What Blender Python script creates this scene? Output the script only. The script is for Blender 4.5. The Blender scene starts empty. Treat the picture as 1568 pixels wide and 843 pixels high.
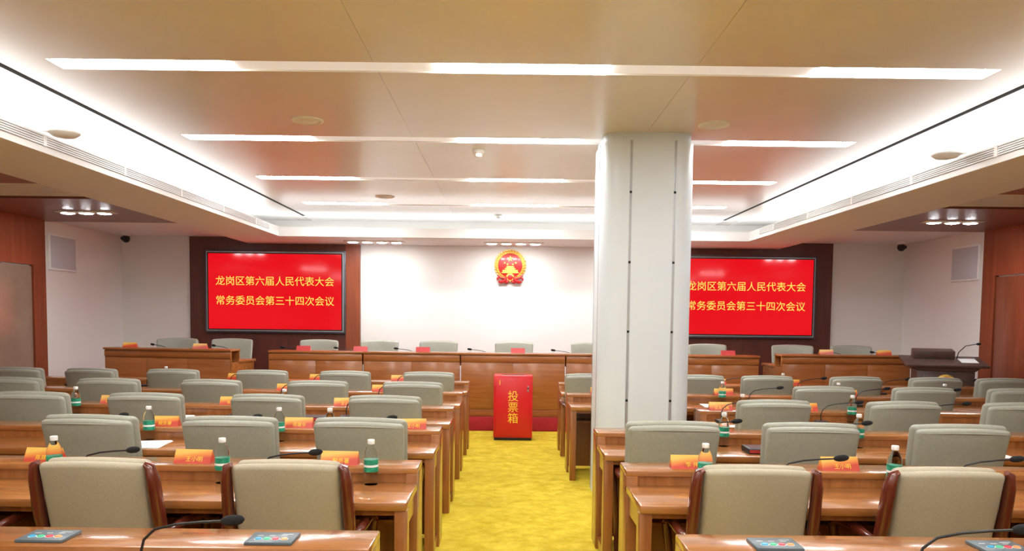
import bpy, bmesh, math, random
from mathutils import Vector, Matrix
random.seed(7)
S = bpy.context.scene
COL = S.collection
S.view_settings.view_transform = 'Standard'
S.view_settings.look = 'None'
S.view_settings.exposure = 0.35

# ------------------------------------------------------------ materials
def newmat(name):
    m = bpy.data.materials.new(name); m.use_nodes = True
    nt = m.node_tree
    return m, nt, nt.nodes['Principled BSDF']

def pm(name, c, rough=.5, metal=0.0, coat=0.0, var=0.0, nscale=8.0, bump=0.0, spec=.5, trans=0.0, ior=1.45):
    m, nt, b = newmat(name)
    b.inputs['Base Color'].default_value = (*c, 1)
    b.inputs['Roughness'].default_value = rough
    b.inputs['Metallic'].default_value = metal
    b.inputs['Coat Weight'].default_value = coat
    b.inputs['Coat Roughness'].default_value = .1
    b.inputs['Specular IOR Level'].default_value = spec
    b.inputs['Transmission Weight'].default_value = trans
    b.inputs['IOR'].default_value = ior
    if var > 0 or bump > 0:
        tc = nt.nodes.new('ShaderNodeTexCoord')
        n = nt.nodes.new('ShaderNodeTexNoise')
        n.inputs['Scale'].default_value = nscale; n.inputs['Detail'].default_value = 4
        nt.links.new(tc.outputs['Object'], n.inputs['Vector'])
        if var > 0:
            r = nt.nodes.new('ShaderNodeValToRGB')
            r.color_ramp.elements[0].position = .3; r.color_ramp.elements[1].position = .7
            r.color_ramp.elements[0].color = (*[x*(1-var) for x in c], 1)
            r.color_ramp.elements[1].color = (*[min(1, x*(1+var)) for x in c], 1)
            nt.links.new(n.outputs['Fac'], r.inputs['Fac'])
            nt.links.new(r.outputs['Color'], b.inputs['Base Color'])
        if bump > 0:
            bp = nt.nodes.new('ShaderNodeBump'); bp.inputs['Strength'].default_value = bump
            bp.inputs['Distance'].default_value = .01
            nt.links.new(n.outputs['Fac'], bp.inputs['Height'])
            nt.links.new(bp.outputs['Normal'], b.inputs['Normal'])
    return m

def wood(name, c1, c2, axis='X', rough=.25, coat=.4, sc=1.0):
    m, nt, b = newmat(name)
    tc = nt.nodes.new('ShaderNodeTexCoord'); mp = nt.nodes.new('ShaderNodeMapping')
    s = {'X': (1.2, 14, 14), 'Z': (14, 14, 1.2), 'Y': (14, 1.2, 14)}[axis]
    mp.inputs['Scale'].default_value = [v*sc for v in s]
    n = nt.nodes.new('ShaderNodeTexNoise'); n.inputs['Scale'].default_value = 1.6
    n.inputs['Detail'].default_value = 7; n.inputs['Distortion'].default_value = .5
    r = nt.nodes.new('ShaderNodeValToRGB')
    r.color_ramp.elements[0].position = .3; r.color_ramp.elements[0].color = (*c1, 1)
    r.color_ramp.elements[1].position = .72; r.color_ramp.elements[1].color = (*c2, 1)
    nt.links.new(tc.outputs['Object'], mp.inputs['Vector']); nt.links.new(mp.outputs[0], n.inputs['Vector'])
    nt.links.new(n.outputs['Fac'], r.inputs['Fac']); nt.links.new(r.outputs['Color'], b.inputs['Base Color'])
    b.inputs['Roughness'].default_value = rough
    b.inputs['Coat Weight'].default_value = coat; b.inputs['Coat Roughness'].default_value = .12
    return m

def emis(name, c, s, base=(0, 0, 0), rough=.4):
    m, nt, b = newmat(name)
    b.inputs['Base Color'].default_value = (*base, 1)
    b.inputs['Roughness'].default_value = rough
    b.inputs['Emission Color'].default_value = (*c, 1)
    b.inputs['Emission Strength'].default_value = s
    return m

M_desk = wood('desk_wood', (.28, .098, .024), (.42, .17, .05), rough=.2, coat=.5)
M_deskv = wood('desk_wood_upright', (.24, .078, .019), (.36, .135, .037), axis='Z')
M_podium = wood('podium_wood', (.28, .09, .022), (.40, .145, .04))
M_darkwood = wood('dark_red_wood', (.085, .022, .015), (.13, .036, .022), axis='Z', rough=.4, coat=.15, sc=.6)
M_redwood = wood('red_brown_wood', (.20, .045, .018), (.30, .075, .03), axis='Z', rough=.3, coat=.3, sc=.6)
M_ceilwood = wood('ceiling_wood', (.20, .075, .055), (.27, .105, .075), axis='X', rough=.38, coat=.08, sc=.6)
M_frame = wood('chair_frame_wood', (.10, .016, .009), (.15, .028, .014), axis='Z', rough=.2, coat=.5)
M_lectern = wood('lectern_wood', (.065, .034, .027), (.10, .052, .04), axis='Z', rough=.45, coat=.1)
M_leather = pm('grey_green_leather', (.33, .33, .268), .5, var=.05, nscale=60, bump=.08)
M_leather2 = pm('tan_fabric', (.41, .36, .26), .6, var=.06, nscale=120, bump=.12)
M_wallw = pm('wall_white_paint', (.80, .78, .735), .6, var=.01, nscale=2)
M_white = pm('white_plastic', (.85, .85, .83), .4, var=.01)
M_plaster = pm('ceiling_white_plaster', (.84, .83, .81), .6, var=.01, nscale=2)
M_ceil = pm('ceiling_satin_metal_panel', (.79, .748, .725), .26, var=.03, nscale=1.2, spec=.8)
M_black = pm('black_plastic', (.012, .012, .013), .4, var=.05)
M_foam = pm('black_foam', (.01, .01, .011), .95, bump=.3, nscale=300)
M_gap = pm('shadow_gap_black', (.01, .01, .01), .9, var=.01)
M_chan = emis('channel_spill_glow', (1.0, .98, .96), .27, base=(.8, .78, .76))  # plain white groove, no lamp; light spill put in as weak emission
M_red = pm('red_painted_metal', (.62, .012, .018), .35, coat=.2, var=.03)
M_redcarpet = pm('red_carpet', (.38, .02, .03), .95, var=.15, nscale=60, bump=.3)
M_gold = pm('gold', (.85, .55, .12), .35, metal=.6, var=.05)
M_yel = pm('yellow_lettering', (.95, .62, .05), .5, var=.02)
M_emred = pm('emblem_red', (.50, .015, .015), .35, coat=.3, var=.03)
M_colw = pm('column_white_panel', (.66, .71, .74), .35, var=.01, nscale=2)
M_alu = pm('aluminium_seam', (.45, .47, .5), .35, metal=.7, var=.05)
M_bezel = pm('screen_bezel_grey', (.10, .11, .13), .3, metal=.5, var=.05)
M_scr = emis('screen_red', (.64, .003, .009), 1.0, rough=.08)
M_scrt = emis('screen_text', (.9, .66, .10), 1.0)
M_lamp = emis('lamp_panel', (.955, .98, 1.0), 40)
M_cove = emis('cove_strip', (.96, .98, 1.0), 10)
M_down = emis('downlight_lens', (.95, .97, 1.0), 88)
M_bottle = pm('clear_plastic', (.95, .98, .99), .05, trans=1.0, ior=1.10)
M_label = pm('green_label', (.02, .26, .15), .35, var=.5, nscale=40)
M_paper = pm('paper', (.8, .8, .78), .7, var=.01)
M_key = pm('keypad_grey', (.10, .13, .15), .35, var=.05)
M_door = pm('door_satin', (.36, .25, .18), .25, metal=.3, var=.08, nscale=3)
M_grille = pm('speaker_grille', (.55, .56, .6), .6, var=.04, nscale=200)
M_vent = pm('vent_shadow_grey', (.33, .33, .34), .6, var=.04)

def carpet():
    m, nt, b = newmat('yellow_carpet')
    tc = nt.nodes.new('ShaderNodeTexCoord')
    n = nt.nodes.new('ShaderNodeTexNoise'); n.inputs['Scale'].default_value = 6; n.inputs['Detail'].default_value = 8
    n.inputs['Roughness'].default_value = .7; n.inputs['Distortion'].default_value = .2
    r = nt.nodes.new('ShaderNodeValToRGB')
    r.color_ramp.elements[0].position = .36; r.color_ramp.elements[0].color = (.52, .37, .018, 1)
    r.color_ramp.elements[1].position = .64; r.color_ramp.elements[1].color = (.72, .55, .055, 1)
    n2 = nt.nodes.new('ShaderNodeTexNoise'); n2.inputs['Scale'].default_value = 260
    bp = nt.nodes.new('ShaderNodeBump'); bp.inputs['Strength'].default_value = .5; bp.inputs['Distance'].default_value = .01
    for a in (n, n2): nt.links.new(tc.outputs['Object'], a.inputs['Vector'])
    nt.links.new(n.outputs['Fac'], r.inputs['Fac']); nt.links.new(r.outputs['Color'], b.inputs['Base Color'])
    nt.links.new(n2.outputs['Fac'], bp.inputs['Height']); nt.links.new(bp.outputs['Normal'], b.inputs['Normal'])
    b.inputs['Roughness'].default_value = .95; b.inputs['Specular IOR Level'].default_value = .1
    return m
M_carpet = carpet()

def plate_mat():
    m, nt, b = newmat('name_plate_print')
    tc = nt.nodes.new('ShaderNodeTexCoord'); sp = nt.nodes.new('ShaderNodeSeparateXYZ')
    nt.links.new(tc.outputs['Generated'], sp.inputs[0])
    ad = nt.nodes.new('ShaderNodeMath'); ad.operation = 'MULTIPLY_ADD'
    ad.inputs[1].default_value = .35
    nt.links.new(sp.outputs['X'], ad.inputs[0])
    inv = nt.nodes.new('ShaderNodeMath'); inv.operation = 'SUBTRACT'; inv.inputs[0].default_value = .9
    nt.links.new(sp.outputs['Z'], inv.inputs[1]); nt.links.new(inv.outputs[0], ad.inputs[2])
    r = nt.nodes.new('ShaderNodeValToRGB')
    r.color_ramp.elements[0].position = .22; r.color_ramp.elements[0].color = (.78, .48, .09, 1)
    r.color_ramp.elements[1].position = .78; r.color_ramp.elements[1].color = (.54, .05, .025, 1)
    e = r.color_ramp.elements.new(.5); e.color = (.72, .24, .035, 1)
    nt.links.new(ad.outputs[0], r.inputs['Fac']); nt.links.new(r.outputs['Color'], b.inputs['Base Color'])
    b.inputs['Roughness'].default_value = .4
    return m
M_plate = plate_mat()
M_platered = pm('name_plate_red', (.55, .05, .05), .4, var=.1)

# ------------------------------------------------------------ mesh builder
class MB:
    def __init__(self):
        self.bm = bmesh.new(); self.mats = []
    def mi(self, m):
        if m not in self.mats: self.mats.append(m)
        return self.mats.index(m)
    def add(self, b, mat, M=None):
        i = self.mi(mat)
        for f in b.faces: f.material_index = i
        if M is not None: b.transform(M)
        bmesh.ops.recalc_face_normals(b, faces=b.faces)
        me = bpy.data.meshes.new('t'); b.to_mesh(me); b.free()
        self.bm.from_mesh(me); bpy.data.meshes.remove(me)
    def box(self, x0, x1, y0, y1, z0, z1, mat, bev=0.0, seg=2, M=None):
        b = bmesh.new(); bmesh.ops.create_cube(b, size=1)
        for v in b.verts:
            v.co = Vector(((x0+x1)/2+v.co.x*(x1-x0), (y0+y1)/2+v.co.y*(y1-y0), (z0+z1)/2+v.co.z*(z1-z0)))
        if bev > 0:
            bmesh.ops.bevel(b, geom=list(b.edges), offset=bev, segments=seg, profile=.5, affect='EDGES')
        self.add(b, mat, M)
    def pad(self, w, t, h, r, fn, mat, M=None, nx=8, nz=5):
        b = bmesh.new(); bmesh.ops.create_cube(b, size=1)
        for v in b.verts: v.co = Vector((v.co.x*w, v.co.y*t, v.co.z*h))
        bmesh.ops.bevel(b, geom=list(b.edges), offset=r, segments=4, profile=.5, affect='EDGES')
        for i in range(1, nx):
            x = -w/2+r+(w-2*r)*i/nx
            bmesh.ops.bisect_plane(b, geom=b.verts[:]+b.edges[:]+b.faces[:], plane_co=(x, 0, 0), plane_no=(1, 0, 0))
        for i in range(1, nz):
            z = -h/2+r+(h-2*r)*i/nz
            bmesh.ops.bisect_plane(b, geom=b.verts[:]+b.edges[:]+b.faces[:], plane_co=(0, 0, z), plane_no=(0, 0, 1))
        for v in b.verts: v.co = Vector(fn(*v.co))
        self.add(b, mat, M)
    def tube(self, pts, rad, mat, seg=10, flat=1.0, M=None):
        pts = [Vector(p) for p in pts]; n = len(pts)
        if not isinstance(rad, (list, tuple)): rad = [rad]*n
        b = bmesh.new(); rings = []; up = None
        for i, p in enumerate(pts):
            d = (pts[min(i+1, n-1)]-pts[max(i-1, 0)]).normalized()
            if up is None:
                up = Vector((1, 0, 0)) if abs(d.x) < .9 else Vector((0, 0, 1))
            u = (up-d*up.dot(d)).normalized(); w = d.cross(u); up = u
            rings.append([b.verts.new(p+(u*math.cos(a)*flat+w*math.sin(a))*rad[i]) for a in [2*math.pi*k/seg for k in range(seg)]])
        for i in range(n-1):
            for k in range(seg):
                b.faces.new((rings[i][k], rings[i][(k+1) % seg], rings[i+1][(k+1) % seg], rings[i+1][k]))
        b.faces.new(rings[0]); b.faces.new(rings[-1])
        self.add(b, mat, M)
    def lathe(self, prof, mat, seg=20, M=None):
        b = bmesh.new(); rings = []
        for r, z in prof:
            rings.append([b.verts.new((r*math.cos(2*math.pi*k/seg), r*math.sin(2*math.pi*k/seg), z)) for k in range(seg)])
        for i in range(len(prof)-1):
            for k in range(seg):
                b.faces.new((rings[i][k], rings[i][(k+1) % seg], rings[i+1][(k+1) % seg], rings[i+1][k]))
        b.faces.new(rings[0]); b.faces.new(rings[-1])
        self.add(b, mat, M)
    def prism(self, poly, y0, y1, mat, bev=0.0, M=None):
        """poly in XZ extruded along Y"""
        b = bmesh.new()
        f = b.faces.new([b.verts.new((x, y0, z)) for x, z in poly])
        r = bmesh.ops.extrude_face_region(b, geom=[f])
        for v in r['geom']:
            if isinstance(v, bmesh.types.BMVert): v.co.y = y1
        if bev > 0: bmesh.ops.bevel(b, geom=list(b.edges), offset=bev, segments=2, profile=.5, affect='EDGES')
        self.add(b, mat, M)
    def ball(self, c, sx, sy, sz, mat, M=None, sub=2):
        b = bmesh.new(); bmesh.ops.create_icosphere(b, subdivisions=sub, radius=1)
        for v in b.verts: v.co = Vector((v.co.x*sx, v.co.y*sy, v.co.z*sz))
        b.transform(Matrix.Translation(c) if M is None else Matrix.Translation(c) @ M)
        self.add(b, mat)
    def mesh(self, name, ang=35):
        me = bpy.data.meshes.new(name); self.bm.to_mesh(me); self.bm.free()
        for m in self.mats: me.materials.append(m)
        for p in me.polygons: p.use_smooth = True
        me.set_sharp_from_angle(angle=math.radians(ang))
        return me
    def obj(self, name, loc=(0, 0, 0), rz=0.0, parent=None):
        return place(self.mesh(name), name, loc, rz, parent)

def place(me, name, loc=(0, 0, 0), rz=0.0, parent=None, sc=1.0):
    o = bpy.data.objects.new(name, me); COL.objects.link(o)
    o.location = loc; o.rotation_euler = (0, 0, rz)
    if sc != 1.0: o.scale = (sc, sc, sc)
    if parent: o.parent = parent
    return o

TXT = {}
def text(body, size, mat, loc, parent, name='lettering', rx=math.pi/2, ext=0.0, off=.0, spacing=1.0):
    k = (body, size, mat.name, spacing)
    if k not in TXT:
        c = bpy.data.curves.new(name, 'FONT'); c.body = body; c.size = size
        c.align_x = 'CENTER'; c.align_y = 'CENTER'; c.extrude = ext; c.offset = off
        c.space_character = spacing
        c.materials.append(mat); TXT[k] = c
    o = bpy.data.objects.new(name, TXT[k]); COL.objects.link(o)
    o.location = loc; o.rotation_euler = (rx, 0, 0); o.parent = parent
    return o

# ------------------------------------------------------------ room shell
XW = 6.68; YF = 13.0; YR = -2.2; ZC = 3.215; ZS = 2.92; ZB = 2.815
b = MB(); b.box(-XW-.1, XW+.1, YR-.1, YF+.1, -.1, 0, M_carpet); b.obj('floor')

def wall_lines():
    m, nt, bb = newmat('wall_panelled_white')
    tc = nt.nodes.new('ShaderNodeTexCoord'); sp = nt.nodes.new('ShaderNodeSeparateXYZ'); cb = nt.nodes.new('ShaderNodeCombineXYZ')
    nt.links.new(tc.outputs['Object'], sp.inputs[0])
    nt.links.new(sp.outputs['X'], cb.inputs['X']); nt.links.new(sp.outputs['Z'], cb.inputs['Y'])
    br = nt.nodes.new('ShaderNodeTexBrick'); br.offset = 0
    br.inputs['Color1'].default_value = (.79, .77, .725, 1); br.inputs['Color2'].default_value = (.79, .77, .725, 1)
    br.inputs['Mortar'].default_value = (.74, .72, .675, 1); br.inputs['Scale'].default_value = 1
    br.inputs['Mortar Size'].default_value = .002; br.inputs['Brick Width'].default_value = 2.4; br.inputs['Row Height'].default_value = .6
    nt.links.new(cb.outputs[0], br.inputs['Vector']); nt.links.new(br.outputs['Color'], bb.inputs['Base Color'])
    bb.inputs['Roughness'].default_value = .6
    return m
b = MB(); b.box(-XW-.1, XW+.1, YF, YF+.1, 0, 3.4, wall_lines()); b.obj('wall_front')
b = MB(); b.box(-XW-.1, XW+.1, YR-.1, YR, 0, 3.4, M_wallw); b.obj('wall_rear')
b = MB(); b.box(-XW-.1, -XW, YR, YF, 0, 3.4, M_wallw); b.obj('wall_left')
b = MB(); b.box(XW, XW+.1, YR, YF, 0, 3.4, M_wallw); b.obj('wall_right')

# wood wall cladding by the screens and near the doors
b = MB(); b.box(-5.5, -2.6, YF-.05, YF, .19, ZS, M_darkwood)
b.box(-2.85, -2.6, YF-.06, YF-.05, .19, ZB, M_redwood)
b.obj('trim_1')
b = MB(); b.box(2.6, 5.43, YF-.05, YF, .19, ZS, M_darkwood); b.obj('trim_2')
for i, s in enumerate((-1, 1)):
    b = MB()
    x0, x1 = (-XW, -XW+.05) if s < 0 else (XW-.05, XW)
    b.box(x0, x1, 10.5, 10.78, 0, ZS, M_redwood)
    b.box(x0, x1, 9.3, 10.5, 2.26, ZS, M_redwood)
    b.box(x0, x1, YR, 9.3, 0, ZS, M_redwood)
    b.obj('trim_%d' % (3+i))
    b = MB()
    b.box(x0+.01, x1-.015, 9.32, 10.48, .005, 2.24, M_door if s < 0 else M_redwood, bev=.004)
    xx = x1 if s < 0 else x0
    b.tube([(xx+.03*-s, 9.45, 1.0), (xx+.06*-s, 9.45, 1.0), (xx+.06*-s, 9.57, 1.0)], .01, M_alu)
    b.obj('door_%d' % (i+1))

# dais
b = MB()
b.box(-3.62, 3.62, 10.68, YF-.06, 0, .19, M_redcarpet, bev=.008)
b.box(-6.55, -3.62, 9.8, YF-.06, 0, .19, M_redcarpet, bev=.008)
b.box(3.62, 6.55, 9.8, YF-.06, 0, .19, M_redcarpet, bev=.008)
b.obj('dais_platform')

# ---------------- ceiling
b = MB()
b.box(-4.6, 4.6, YR, YF, ZC+.06, ZC+.12, M_gap)
strips = [-1, 1, 3, 5, 7, 9, 11]
HW = .10
YP = 12.35
ys = []
prev = YR
for y in strips:
    ys.append((prev, y-HW)); prev = y+HW
ys.append((prev, YP))
for (a, c) in ys:
    for (x0, x1) in ((-3.03, -.951), (-.949, 1.099), (1.101, 3.03)):
        b.box(x0, x1, a, c, ZC, ZC+.05, M_ceil)
b.box(-3.375, -3.03, YR, YP, ZC, ZC+.05, M_ceil)
b.box(3.03, 3.375, YR, YP, ZC, ZC+.05, M_ceil)
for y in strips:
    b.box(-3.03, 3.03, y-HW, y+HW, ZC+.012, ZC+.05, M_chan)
for s in (-1, 1):
    def X(a, c): return (min(s*a, s*c), max(s*a, s*c))
    x0, x1 = X(3.375, 3.42); b.box(x0, x1, YR, YP+.03, ZC-.003, ZC+.05, M_gap)
    x0, x1 = X(3.42, 3.66); b.box(x0, x1, YR, YF, ZC, ZC+.05, M_ceil)
    x0, x1 = X(3.66, 4.3); b.box(x0, x1, YR, YF, ZC, ZC+.05, M_plaster)
b.box(-3.42, 3.42, YP+.03, YF, ZC, ZC+.05, M_plaster)
b.box(-3.42, 3.42, YP, YP+.03, ZC+.0, ZC+.05, M_vent)
# beams / soffits
for s in (-1, 1):
    def X(a, c): return (min(s*a, s*c), max(s*a, s*c))
    x0, x1 = X(3.6, 4.5); b.box(x0, x1, YR, YF, ZB, ZB+.05, M_plaster)
    x0, x1 = X(3.6, 3.64); b.box(x0, x1, YR, 11.74, ZB+.05, ZB+.14, M_plaster)
    x0, x1 = X(4.25, 4.3); b.box(x0, x1, YR, YF, ZB+.05, ZC, M_plaster)
    x0, x1 = X(4.46, 4.5); b.box(x0, x1, YR, YF, ZB+.05, ZS+.02, M_plaster)
    # side ceiling: white far, brown, slatted, brown, white
    xa, xb = X(4.5, XW)
    b.box(xa, xb, 10.9, YF, ZS, ZS+.05, M_plaster)
    b.box(xa, xb, 8.7, 10.9, ZS-.02, ZS+.05, M_ceilwood)
    b.box(xa, xb, 7.7, 8.7, ZS+.04, ZS+.06, M_gap)
    k = 7.72
    while k < 8.68:
        b.box(xa, xb, k, k+.055, ZS, ZS+.04, M_plaster); k += .08
    b.box(xa, xb, 6.0, 7.7, ZS-.02, ZS+.05, M_ceilwood)
    b.box(xa, xb, YR, 6.0, ZS, ZS+.05, M_plaster)
b.box(-3.6, 3.6, 11.7, YF, ZB, ZB+.05, M_plaster)
b.box(-3.6, 3.6, 11.7, 11.74, ZB+.05, ZB+.14, M_plaster)
b.obj('ceiling')

for y in strips:
    b = MB()
    for cx in (-2.45, 0, 2.45):
        b.box(cx-.55, cx+.55, y-.085, y+.085, ZC+.002, ZC+.012, M_lamp)
    b.obj('recessed_ceiling_light')
# cove light strips
for s in (-1, 1):
    b = MB(); b.box(min(s*3.96, s*4.02), max(s*3.96, s*4.02), YR+.1, 12.2, ZB+.05, ZB+.075, M_cove); b.obj('cove_light')
b = MB(); b.box(-3.7, 3.7, 12.2, 12.26, ZB+.05, ZB+.075, M_cove); b.obj('cove_light')
# linear vents on the beam faces
for s in (-1, 1):
    b = MB()
    def X(a, c): return (min(s*a, s*c), max(s*a, s*c))
    x0, x1 = X(3.594, 3.60); b.box(x0, x1, 1, 11.2, ZB+.05, ZB+.128, M_vent)
    for k in range(5):
        z = ZB+.052+k*.017
        x0, x1 = X(3.586, 3.60); b.box(x0, x1, 1, 11.2, z, z+.010, M_white)
    y = 1.0
    while y < 11.3:
        x0, x1 = X(3.584, 3.60); b.box(x0, x1, y-.02, y+.02, ZB+.048, ZB+.13, M_white); y += 1.2
    b.obj('air_vent_grille')
# downlight clusters
def downlights(cx, cy, z, n):
    b = MB(); w = .23*n
    b.box(-w/2-.02, w/2+.02, -.1, .1, -.012, 0, M_white, bev=.003)
    for i in range(n):
        x = (i-(n-1)/2)*.235
        T = Matrix.Translation((x, 0, -.02))
        b.lathe([(.095, .008), (.095, 0), (.085, -.003)], M_white, M=T)
        b.lathe([(.08, -.003), (.06, -.008), (.03, -.012)], M_down, M=T)
    b.obj('ceiling_downlight_cluster', (cx, cy, z))
for x in (-2.25, 0, 2.25): downlights(x, 12.35, ZB, 4)
for x in (-5.5, 5.6): downlights(x, 9.8, ZS-.02, 3)
for x in (-5.5, 5.6):
    for y in (4.5, 1.0): downlights(x, y, ZS, 3)

# smoke detectors, round air diffusers
me = MB()
me.lathe([(.06, 0), (.06, -.02), (.05, -.03), (.035, -.035), (.035, -.06), (.025, -.07)], M_white)
me = me.mesh('smoke_detector')
for x, y in ((-.38, 7.4), (-.25, 12.0)): place(me, 'smoke_detector', (x, y, ZC))
me = MB(); me.lathe([(.13, 0), (.13, -.006), (.11, -.012), (.10, -.006), (.07, -.006), (.06, -.012), (.02, -.012)], M_plaster, seg=32)
me = me.mesh('ceiling_air_diffuser')
for x, y in ((-1.75, 6.35), (1.6, 6.35), (-1.75, 10.3)): place(me, 'ceiling_air_diffuser', (x, y, ZC))
# devices on the beam faces
me = MB()
me.lathe([(.05, 0), (.11, -.012), (.11, -.022), (.08, -.045), (.035, -.055)], M_white, seg=28)
me.box(-.16, -.02, -.02, .02, -.012, .0, M_white, bev=.003)
me = me.mesh('wireless_access_point')
place(me, 'wireless_access_point', (-3.44, 5.8, ZB+.165)); place(me, 'wireless_access_point', (3.44, 6.2, ZB+.165), math.pi)
me = MB()
me.lathe([(.07, 0), (.07, -.03), (.05, -.05)], M_white); me.ball((0, 0, -.09), .065, .065, .07, M_black)
me.tube([(0, 0, -.02), (0, -.05, -.09), (0, -.12, -.1)], .03, M_black)
me = me.mesh('security_camera')
place(me, 'security_camera', (-6.35, 12.5, ZS-.001)); place(me, 'security_camera', (6.35, 12.5, ZS-.001))
# wall speakers
for s in (-1, 1):
    b = MB()
    b.box(-.03, .0, -.34, .34, -.26, .26, M_white, bev=.006)
    b.box(-.036, -.028, -.31, .31, -.23, .23, M_grille, bev=.002)
    b.obj('loudspeaker_panel', (s*XW, 11.25, 2.48), 0 if s > 0 else math.pi)

# ---------------- column
def rrect(x0, x1, y0, y1, r, n=8):
    pts = []
    for cx, cy, a0 in ((x1-r, y1-r, 0), (x0+r, y1-r, 90), (x0+r, y0+r, 180), (x1-r, y0+r, 270)):
        for k in range(n+1):
            a = math.radians(a0+90*k/n); pts.append((cx+r*math.cos(a), cy+r*math.sin(a)))
    return pts
def ext_z(b, poly, z0, z1, mat):
    q = bmesh.new()
    f = q.faces.new([q.verts.new((x, y, z0)) for x, y in poly])
    r = bmesh.ops.extrude_face_region(q, geom=[f])
    for v in r['geom']:
        if isinstance(v, bmesh.types.BMVert): v.co.z = z1
    b.add(q, mat)
b = MB()
cw, cd = .405, .36
ext_z(b, rrect(-cw, cw, -cd, cd, .17), 0, 3.14, M_colw)
ext_z(b, rrect(-cw+.02, cw-.02, -cd+.02, cd-.02, .15), 3.14, ZC, M_colw)
for x in (-.16, .22):
    for sy in (-1, 1):
        y = sy*cd
        b.box(x-.012, x+.012, min(y, y+sy*.003), max(y, y+sy*.003), 0, 3.14, M_alu)
        b.box(x-.003, x+.003, min(y, y+sy*.004), max(y, y+sy*.004), 0, 3.14, M_vent)
        for z in (.3, .9, 1.5, 2.1, 2.7):
            b.box(x-.010, x+.010, min(y, y+sy*.006), max(y, y+sy*.006), z-.010, z+.010, M_gap, bev=.002)
for y in (-.16, .16):
    for sx in (-1, 1):
        x = sx*cw
        b.box(min(x, x+sx*.003), max(x, x+sx*.003), y-.01, y+.01, 0, 3.14, M_alu)
b.obj('structural_column', (1.125, 6.95, 0))

# ---------------- screens
def screen(cx):
    b = MB()
    w, h = 2.38, 1.40
    b.box(-w/2, w/2, -.07, 0, -h/2, h/2, M_bezel, bev=.01)
    b.box(-w/2+.03, w/2-.03, -.074, -.06, -h/2+.03, h/2-.03, M_alu)
    b.box(-w/2+.045, w/2-.045, -.076, -.06, -h/2+.045, h/2-.045, M_black)
    b.box(-w/2+.065, w/2-.065, -.078, -.07, -h/2+.065, h/2-.065, M_scr)
    o = b.obj('flat_display_screen', (cx, YF-.05, 2.0))
    text('龙岗区第六届人民代表大会', .168, M_scrt, (0, -.081, .165), o, 'screen_text')
    text('常务委员会第三十四次会议', .168, M_scrt, (0, -.081, -.165), o, 'screen_text')
    return o
screen(-4.03); screen(3.95)

# ---------------- national emblem
b = MB()
RY = Matrix.Rotation(math.pi/2, 4, 'X')
b.lathe([(.255, 0), (.255, .02), (.24, .03)], M_gold, seg=48, M=RY)
b.lathe([(.205, 0), (.205, .036), (.195, .04)], M_emred, seg=48, M=RY)
for ring, rr in ((0, .225), (1, .262)):
    n = 26
    for k in range(n+1):
        a = math.radians(-52+284*k/n + ring*4)
        c = Vector((rr*math.cos(a), -.035, rr*math.sin(a)))
        b.ball(c, .024, .014, .012, M_gold, M=Matrix.Rotation(-(a+math.radians(60 if a < math.pi/2 else -60)), 4, 'Y'), sub=1)
def star(cx, cz, r):
    P = []
    for k in range(10):
        a = math.pi/2+k*math.pi/5; q = r if k % 2 == 0 else r*.4
        P.append((cx+q*math.cos(a), cz+q*math.sin(a)))
    b.prism(P, -.05, -.035, M_gold)
star(0, .115, .055)
for x, z in ((-.095, .045), (-.045, .02), (.045, .02), (.095, .045)): star(x, z, .022)
b.box(-.13, .13, -.052, -.035, -.115, -.075, M_gold); b.box(-.15, .15, -.05, -.035, -.13, -.113, M_gold)
b.prism([(-.10, -.062), (.10, -.062), (.075, -.04), (-.075, -.04)], -.052, -.035, M_gold)
b.box(-.075, .075, -.05, -.035, -.075, -.06, M_gold)
b.prism([(-.075, -.028), (.075, -.028), (.05, -.008), (-.05, -.008)], -.052, -.035, M_gold)
b.box(-.055, .055, -.05, -.035, -.04, -.028, M_gold)
P = []
for k in range(48):
    a = 2*math.pi*k/48; q = .075 if (k // 2) % 2 == 0 else .064
    P.append((q*math.cos(a), -.20+q*math.sin(a)))
b.prism(P, -.05, -.0, M_gold)
b.lathe([(.045, 0), (.045, .055), (.04, .058)], M_emred, seg=24, M=Matrix.Translation((0, 0, -.20)) @ RY)
for s in (-1, 1):
    b.tube([(s*.05, -.045, -.2), (s*.10, -.05, -.225), (s*.16, -.05, -.21), (s*.215, -.045, -.155)], [.022, .03, .028, .016], M_emred, flat=.6)
    b.tube([(s*.06, -.045, -.21), (s*.10, -.05, -.26), (s*.16, -.05, -.285), (s*.20, -.04, -.275)], [.018, .03, .026, .012], M_emred)
    b.tube([(s*.03, -.045, -.25), (s*.05, -.05, -.28), (s*.09, -.045, -.30)], [.02, .025, .01], M_emred)
    b.tube([(s*.18, -.045, -.20), (s*.21, -.05, -.22), (s*.225, -.045, -.25)], [.012, .02, .008], M_emred)
b.obj('national_emblem', (-.05, YF-.001, 2.49))

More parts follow.
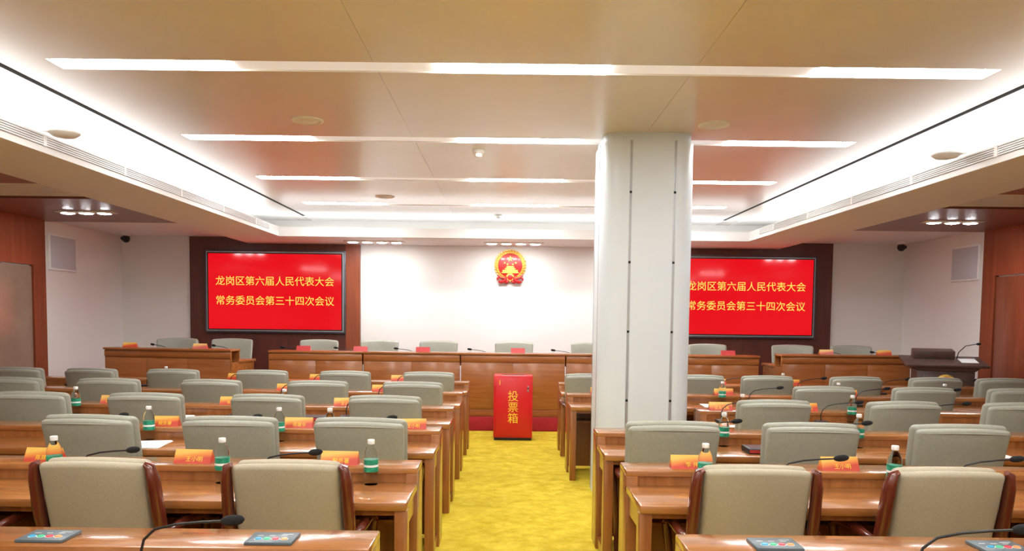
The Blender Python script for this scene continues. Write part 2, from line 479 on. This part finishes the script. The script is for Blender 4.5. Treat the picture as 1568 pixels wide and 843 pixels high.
# ------------------------------------------------------------ desks
def desk_mesh(L, name='conference_desk'):
    """origin at inner far corner on floor; extends +x by L, -y (toward sitter) by .66"""
    b = MB()
    n = max(1, round(L/1.75)); w = L/n
    for i in range(n):
        x0, x1 = i*w+(.001 if i else 0), (i+1)*w-(.001 if i < n-1 else 0)
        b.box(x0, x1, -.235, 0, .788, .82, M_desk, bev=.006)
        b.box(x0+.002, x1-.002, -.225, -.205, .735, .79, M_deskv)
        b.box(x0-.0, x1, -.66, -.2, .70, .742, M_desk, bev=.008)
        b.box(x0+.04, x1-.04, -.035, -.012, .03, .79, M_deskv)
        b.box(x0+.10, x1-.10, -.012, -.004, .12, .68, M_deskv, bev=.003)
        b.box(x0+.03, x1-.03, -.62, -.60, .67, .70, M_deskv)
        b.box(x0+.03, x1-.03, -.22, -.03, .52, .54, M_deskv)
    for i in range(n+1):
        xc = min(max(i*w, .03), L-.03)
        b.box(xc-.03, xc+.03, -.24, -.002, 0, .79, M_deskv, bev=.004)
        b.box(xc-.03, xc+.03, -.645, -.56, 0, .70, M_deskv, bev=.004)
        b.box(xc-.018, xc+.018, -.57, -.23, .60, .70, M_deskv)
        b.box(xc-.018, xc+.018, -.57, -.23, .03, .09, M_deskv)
    return b.mesh(name)
YD = [2.85+1.31*k for k in range(6)]     # far edges, F..A
YD[0] = 2.77
LL = [4.6, 4.6, 4.8, 5.2, 5.5, 5.6]
for k, y in enumerate(YD):
    place(desk_mesh(LL[k]), 'conference_desk', (-.545-LL[k], y, 0))
    x0 = .55; L = LL[k]
    if k == 3: x0 = 1.60; L -= 1.05
    place(desk_mesh(L), 'conference_desk', (x0, y, 0))

# ------------------------------------------------------------ chairs
def chair_mesh(kind):
    b = MB()
    zt = .985 if kind == 1 else .965
    def back(cy, ztop, hh, w, taper=.06, curve=.05):
        def f(x, y, z):
            zz = ztop-hh/2+z
            s = 1-taper*(ztop-zz)/hh
            # slightly crowned top edge
            crown = -.018*(abs(x)/(w/2))**2.2*max(0, z/(hh/2))
            return (x*s, cy+y+curve*(x/(w/2))**2+.22*(ztop-zz), zz+crown)
        return f
    if kind == 1:
        b.pad(.570, .07, .46, .030, back(0, zt-.022, .46, .570), M_leather)
        b.pad(.590, .07, .49, .033, back(.055, zt, .49, .590), M_leather)
        for z in (zt-.05,):
            b.tube([(x, -.036+.05*(x/.27)**2+.006, z-.012*(abs(x)/.27)**2.2) for x in [-.265+.053*i for i in range(11)]], .004, M_leather, seg=6)
    else:
        b.pad(.49, .06, .50, .028, back(0, zt-.01, .50, .49, taper=.02), M_leather2)
        b.pad(.48, .07, .50, .033, back(.05, zt, .50, .48, taper=.02), M_leather2)
        for s in (-1, 1):
            b.tube([(s*.240, .03, zt-.022), (s*.262, .035, zt-.035), (s*.270, .05, zt-.10), (s*.274, .085, zt-.26), (s*.276, .13, zt-.42), (s*.268, .17, zt-.52), (s*.262, .14, .2), (s*.262, .08, 0)],
                   [.014, .028, .038, .040, .036, .028, .024, .018], M_frame, seg=12, flat=.68)
    # seat
    b.pad(.50, .50, .10, .035, lambda x, y, z: (x, .36+y, .43+z-.02*(x/.25)**2), M_leather if kind == 1 else M_leather2)
    b.box(-.24, .24, .13, .59, .34, .385, M_frame, bev=.008)
    for s in (-1, 1):
        # curved arm, front leg and rear leg
        b.tube([(s*.27, .12, .585), (s*.315, .16, .62), (s*.325, .28, .632), (s*.325, .42, .622), (s*.32, .50, .58), (s*.30, .52, .45), (s*.28, .53, .2), (s*.275, .54, 0)],
               [.018, .022, .026, .026, .024, .022, .020, .016], M_frame, seg=10)
        if kind == 1:
            b.tube([(s*.262, .14, .64), (s*.262, .15, .45), (s*.262, .13, .2), (s*.262, .08, 0)], [.018, .022, .02, .016], M_frame, seg=10)
    return b.mesh('conference_chair' if kind == 1 else 'wood_framed_armchair', 50)
CH1 = chair_mesh(1); CH2 = chair_mesh(2)
rows = {
 'E': (3.35, [-2.75, -1.94, -1.07, 1.05, 1.92, 2.8]),
 'D': (4.62, [-2.69, -1.81, -1.0, .96, 1.82, 2.75]),
 'C': (5.95, [-3.89, -2.97, -2.0, -1.06, 2.06, 3.1, 4.04]),
 'B': (7.25, [-4.9, -3.95, -2.96, -1.92, -1.0, 3.0, 3.97, 4.9]),
 'A': (8.57, [-5.7, -4.85, -3.91, -2.89, -1.94, -.98, .87, 2.11, 2.9, 3.92, 4.83, 5.6]),
}
for r, (y, xs) in rows.items():
    for x in xs:
        if r == 'E': place(CH2, 'wood_framed_armchair', (x, y-.02, 0), random.uniform(-.03, .03))
        else: place(CH1, 'conference_chair', (x, y, 0), random.uniform(-.05, .05))
# dais chairs face the room
for x in (-3.1, -2.13, -1.18, .02, 1.24, 2.15, 3.12):
    place(CH1, 'conference_chair', (x, 12.25, .19), math.pi+random.uniform(-.05, .05), sc=1.05)
for x, r in ((-5.25, .1), (-4.4, .15), (4.4, -.25), (5.3, -.1)):
    place(CH1, 'conference_chair', (x, 11.95, .19), math.pi+r, sc=1.06)

# ------------------------------------------------------------ podium (presidium desk)
b = MB()
segs = [(-3.5, -2.15, 0), (-2.15, -.75, 0), (-.75, .75, .05), (.75, 2.15, 0), (2.15, 3.53, 0)]
for x0, x1, p in segs:
    b.box(x0, x1, 10.8-p, 11.10, 1.07, 1.10, M_podium, bev=.006)
    b.box(x0+.01, x1-.01, 10.83-p, 10.87, .19, 1.07, M_podium)
    b.box(x0+.01, x1-.01, 10.815-p, 10.83-p, .97, 1.06, M_podium, bev=.004)
    b.box(x0+.01, x1-.01, 10.815-p, 10.83-p, .19, .29, M_podium, bev=.004)
    n = 2; w = (x1-x0-.02)/n
    for i in range(n):
        b.box(x0+.012+i*w, x0+.008+(i+1)*w, 10.822-p, 10.83-p, .30, .96, M_podium, bev=.003)
b.box(-3.48, 3.51, 11.08, 11.10, .90, 1.07, M_podium)
b.box(-3.5, 3.53, 11.05, 11.55, .90, .94, M_podium, bev=.006)
for x in (-3.48, 3.49): b.box(x-.02, x+.02, 10.83, 11.5, .19, 1.07, M_podium)
b.obj('presidium_desk')
def side_desk(L, loc, rz):
    b = MB()
    b.box(-L/2, L/2, 0, .28, .91, .94, M_podium, bev=.006)
    b.box(-L/2+.01, L/2-.01, .03, .06, 0, .91, M_podium)
    for i in range(3):
        w = (L-.04)/3
        b.box(-L/2+.022+i*w, -L/2+.018+(i+1)*w, .02, .03, .10, .80, M_podium, bev=.003)
    b.box(-L/2+.01, L/2-.01, .015, .03, .82, .90, M_podium, bev=.003)
    b.box(-L/2, L/2, .25, .75, .74, .78, M_podium, bev=.006)
    b.box(-L/2+.01, L/2-.01, .26, .28, .77, .91, M_podium)
    for s in (-1, 1): b.box(s*(L/2-.03)-.02, s*(L/2-.03)+.02, .04, .70, 0, .76, M_podium)
    return b.obj('side_desk', loc, rz)
side_desk(1.90, (-4.80, 10.45, .19), -.14)
side_desk(1.9, (4.75, 10.75, .19), .05)

# lectern
b = MB()
b.box(-.38, .38, -.24, .24, 0, .06, M_lectern, bev=.01)
b.box(-.34, .34, -.20, .20, .06, .80, M_lectern, bev=.01)
b.box(-.28, .28, -.212, -.198, .14, .74, M_lectern, bev=.006)
b.prism([(-.34, .78), (.34, .78), (.45, .87), (-.45, .87)], -.23, .24, M_lectern, bev=.008)
T = Matrix.Translation((0, 0, .895)) @ Matrix.Rotation(math.radians(10), 4, 'X')
b.box(-.49, .49, -.28, .28, -.018, .018, M_lectern, bev=.008, M=T)
b.box(-.34, .16, .06, .25, .0, .13, M_lectern, bev=.012, M=T)
b.box(.20, .40, -.12, .12, .018, .022, M_paper, M=T)
R2 = Matrix.Translation((0, -.21, .62)) @ RY
b.lathe([(.12, 0), (.12, .012), (.105, .02)], M_gold, seg=32, M=R2)
b.lathe([(.09, 0), (.09, .024), (.085, .026)], M_emred, seg=32, M=R2)
b.prism([(-.05, .58), (.05, .58), (.03, .61), (-.03, .61)], -.245, -.23, M_gold)
for x, z in ((0, .66), (-.04, .635), (.04, .635)): b.ball((x, -.237, z), .014, .006, .014, M_gold, sub=1)
b.tube([(.2, .15, .93), (.21, .10, 1.02), (.27, .02, 1.11), (.38, -.05, 1.14)], .006, M_black)
b.ball((.40, -.055, 1.14), .03, .018, .018, M_foam)
b.obj('lectern', (5.74, 10.12, .19), -.30)

# ------------------------------------------------------------ ballot box
b = MB()
b.box(-.245, .245, 0, .36, .0, .04, M_black, bev=.004)
b.box(-.255, .255, -.005, .37, .035, .85, M_red, bev=.008)
b.box(-.225, .225, -.013, -.004, .07, .82, M_red, bev=.004)
b.box(-.15, .15, .14, .19, .848, .854, M_black)
b.box(.185, .202, -.020, -.010, .64, .72, M_alu, bev=.004)
b.lathe([(.010, 0), (.010, .02), (.007, .024)], M_black, M=Matrix.Translation((.1935, -.015, .69)) @ RY)
for z in (.2, .68): b.tube([(-.24, -.012, z-.04), (-.24, -.012, z+.04)], .008, M_red)
o = b.obj('ballot_box', (0, 9.87, 0))
for i, c in enumerate('投票箱'): text(c, .145, M_yel, (0, -.016, .575-.145*i), o, 'lettering')
text('1', .09, M_yel, (-.175, -.016, .76), o, 'lettering')

# ------------------------------------------------------------ small items
# water bottle
b = MB()
b.lathe([(.030, .0), (.032, .006), (.031, .02), (.0325, .03), (.031, .045), (.0325, .06), (.0325, .135), (.030, .15), (.022, .172), (.0135, .182), (.0135, .19)], M_bottle, seg=24)
b.lathe([(.0333, .062), (.0333, .118)], M_label, seg=24)
b.lathe([(.0336, .084), (.0336, .094)], M_white, seg=24)
b.lathe([(.0155, .188), (.0165, .19), (.0165, .205), (.015, .208)], M_white, seg=20)
BOT = b.mesh('water_bottle', 60)
# gooseneck mic
b = MB()
b.box(-.045, .045, -.055, .055, 0, .022, M_black, bev=.005)
b.ball((.0, -.03, .024), .008, .008, .004, M_emred, sub=1)
pts = [(0, .02, .02), (0, .02, .07), (.012, .018, .115), (.05, .01, .15), (.12, 0, .168), (.2, -.01, .178), (.27, -.02, .184)]
b.tube(pts, .0045, M_black, seg=8)
b.tube([(.262, -.019, .183), (.272, -.02, .1845), (.285, -.022, .186), (.31, -.024, .189), (.325, -.026, .191), (.333, -.027, .192)], [.007, .013, .0165, .0165, .012, .004], M_foam, seg=12)
MIC = b.mesh('gooseneck_microphone', 60)
# name plate (tent)
def plate(mat):
    b = MB()
    q = bmesh.new()
    w = .10
    vs = [q.verts.new(p) for p in ((-w, -.035, 0), (w, -.035, 0), (w, 0, .07), (-w, 0, .07), (w, .035, 0), (-w, .035, 0))]
    for f in ((0, 1, 2, 3), (3, 2, 4, 5), (0, 5, 4, 1), (1, 4, 2), (0, 3, 5)): q.faces.new([vs[i] for i in f])
    b.add(q, mat)
    return b.mesh('name_plate')
PL = plate(M_plate); PLR = plate(M_platered)
names = ['赵晓红', '李 伟', '区发改局', '政务服务局', '张志强', '王小明', '陈建华', '税务署']
def nameplate(x, y, z, rz=0.0, txt=None, me=PL):
    o = place(me, 'name_plate', (x, y, z), rz)
    if txt: text(txt, .031, M_yel, (0.01, -.0265, .0205), o, 'lettering', rx=math.radians(63.5), ext=.0005)
    return o
# keypad
b = MB()
b.box(-.098, .098, -.075, .075, 0, .014, M_key, bev=.004)
cols = [(.03, .35, .6), (.05, .5, .25), (.7, .05, .08), (.8, .3, .1)]
for i, c in enumerate(cols):
    m = pm('button_%d' % i, c, .3, var=.05)
    T = Matrix.Translation((-.052+i*.036, -.028, -.004))
    b.lathe([(.0165, .0165), (.0165, .0185)], M_white, seg=20, M=T)
    b.lathe([(.014, .016), (.014, .021), (.012, .023)], m, seg=20, M=T)
for i in range(3): b.box(-.07+i*.05, -.045+i*.05, .02, .024, .013, .0146, M_white)
b.box(.03, .075, .04, .044, .013, .0146, M_white)
KEY = b.mesh('voting_keypad')
for x in (-1.69, -.90, .87, 1.66):
    place(KEY, 'voting_keypad', (x, YD[0]-.14, .82), sc=.84)

zt, zw = .82, .742
def row_items(k, bottles, plates, mics):
    y = YD[k]
    for x in bottles: place(BOT, 'water_bottle', (x, y-.275, zw), random.uniform(0, 6), sc=1.12)
    for i, x in enumerate(plates):
        nameplate(x, y-.14, zt, random.uniform(-.08, .08), random.choice(names) if k < 4 else None)
    for x in mics: place(MIC, 'gooseneck_microphone', (x, y-.37, zw), random.uniform(-.12, .12))
for x in (-1.29, 1.29, -2.2): place(MIC, 'gooseneck_microphone', (x, YD[0]-.32, zw), .02, sc=1.08)
row_items(1, [-2.42, -1.55, -.78, .95, 1.93], [-2.55, -1.75, -.97, .90, 1.70], [-1.33, 1.3, -2.25, 2.2])
row_items(2, [-2.55, -1.65, -1.3, 2.35, 1.42], [-3.2, -2.5, -1.55, -.75, 1.35, 2.25], [-1.15, -2.05, -2.95, 1.18, 2.05])
row_items(3, [-3.8, -2.0, 2.9, 1.95], [-3.55, -2.5, -1.5, 2.55, 3.5, 1.8], [-3.35, -2.4, -1.45, 1.75, 2.6, 3.5])
row_items(4, [2.15, 3.35, 4.45], [-4.4, -3.4, -2.4, -1.4, 2.2, 3.5, 4.4, .9], [-4.4, -3.4, -2.4, -1.4, 2.4, 3.5, 4.2])
row_items(5, [-4.2, 3.25], [-5.3, -4.35, -3.4, -2.4, -1.4, 1.5, 2.5, 3.4, 4.4, 5.2], [-5.3, -4.4, -3.4, -2.4, -1.4, 1.5, 2.5, 3.4, 4.4, 5.2])
# podium plates and microphones
for x in (-3.02, -2.2, -1.3, .07, 3.1): nameplate(x, 10.92, 1.10, 0, me=PLR)
for x in (-3.15, -2.35, -1.45, -.35, .9, 2.6):
    o = place(MIC, 'gooseneck_microphone', (x, 11.3, .94), math.pi)
for x, y in ((-5.4, 10.67), (-4.35, 10.52)): nameplate(x, y, 1.13, -.14)
for x, y in ((4.5, 10.88), (5.35, 10.92)): nameplate(x, y, 1.13, .05)
for x, y in ((-5.0, 11.0), (-4.05, 10.86)): place(MIC, 'gooseneck_microphone', (x, y, .97), 2.9)
for x, y in ((4.9, 11.2), (5.6, 11.2)): place(MIC, 'gooseneck_microphone', (x, y, .97), 3.3)
# folders / device boxes, paper
def folder():
    b = MB()
    b.box(-.15, .15, -.09, .09, 0, .035, M_black, bev=.005)
    b.box(-.13, .13, -.075, .075, .035, .037, pm('folder_cover', (.05, .05, .07), .15, var=.1))
    b.box(-.145, .145, -.092, -.088, .008, .028, M_platered)
    return b.mesh('device_case')
FD = folder()
for x, k in ((-1.72, 3), (1.65, 2), (3.15, 3), (-1.7, 5), (3.85, 5)): place(FD, 'device_case', (x, YD[k]-.50, zw), random.uniform(-.1, .1))
b = MB()
for i in range(4):
    b.box(-.105, .105, -.148, .148, i*.0015, i*.0015+.001, M_paper, M=Matrix.Rotation(.03*i, 4, 'Z'))
PP = b.mesh('paper_sheets')
for x, k in ((2.0, 4), (-2.45, 2), (-2.85, 3), (1.9, 5), (-3.1, 4), (3.1, 2)): place(PP, 'paper_sheets', (x, YD[k]-.485, zw), random.uniform(-.1, .1))

# ------------------------------------------------------------ world & camera
w = bpy.data.worlds.new('World'); S.world = w; w.use_nodes = True
w.node_tree.nodes['Background'].inputs[0].default_value = (.8, .8, .8, 1)
w.node_tree.nodes['Background'].inputs[1].default_value = .3

cam = bpy.data.cameras.new('camera'); co = bpy.data.objects.new('camera', cam); COL.objects.link(co)
cam.sensor_width = 36; cam.lens = 36*1160/1568
cam.shift_x = .0045; cam.shift_y = .084
cam.clip_start = .05
co.matrix_world = Matrix.Translation((-.08, 0, 1.615)) @ Matrix.Rotation(math.pi/2-math.radians(3.36), 4, 'X') @ Matrix.Rotation(.0113, 4, 'Z')
S.camera = co
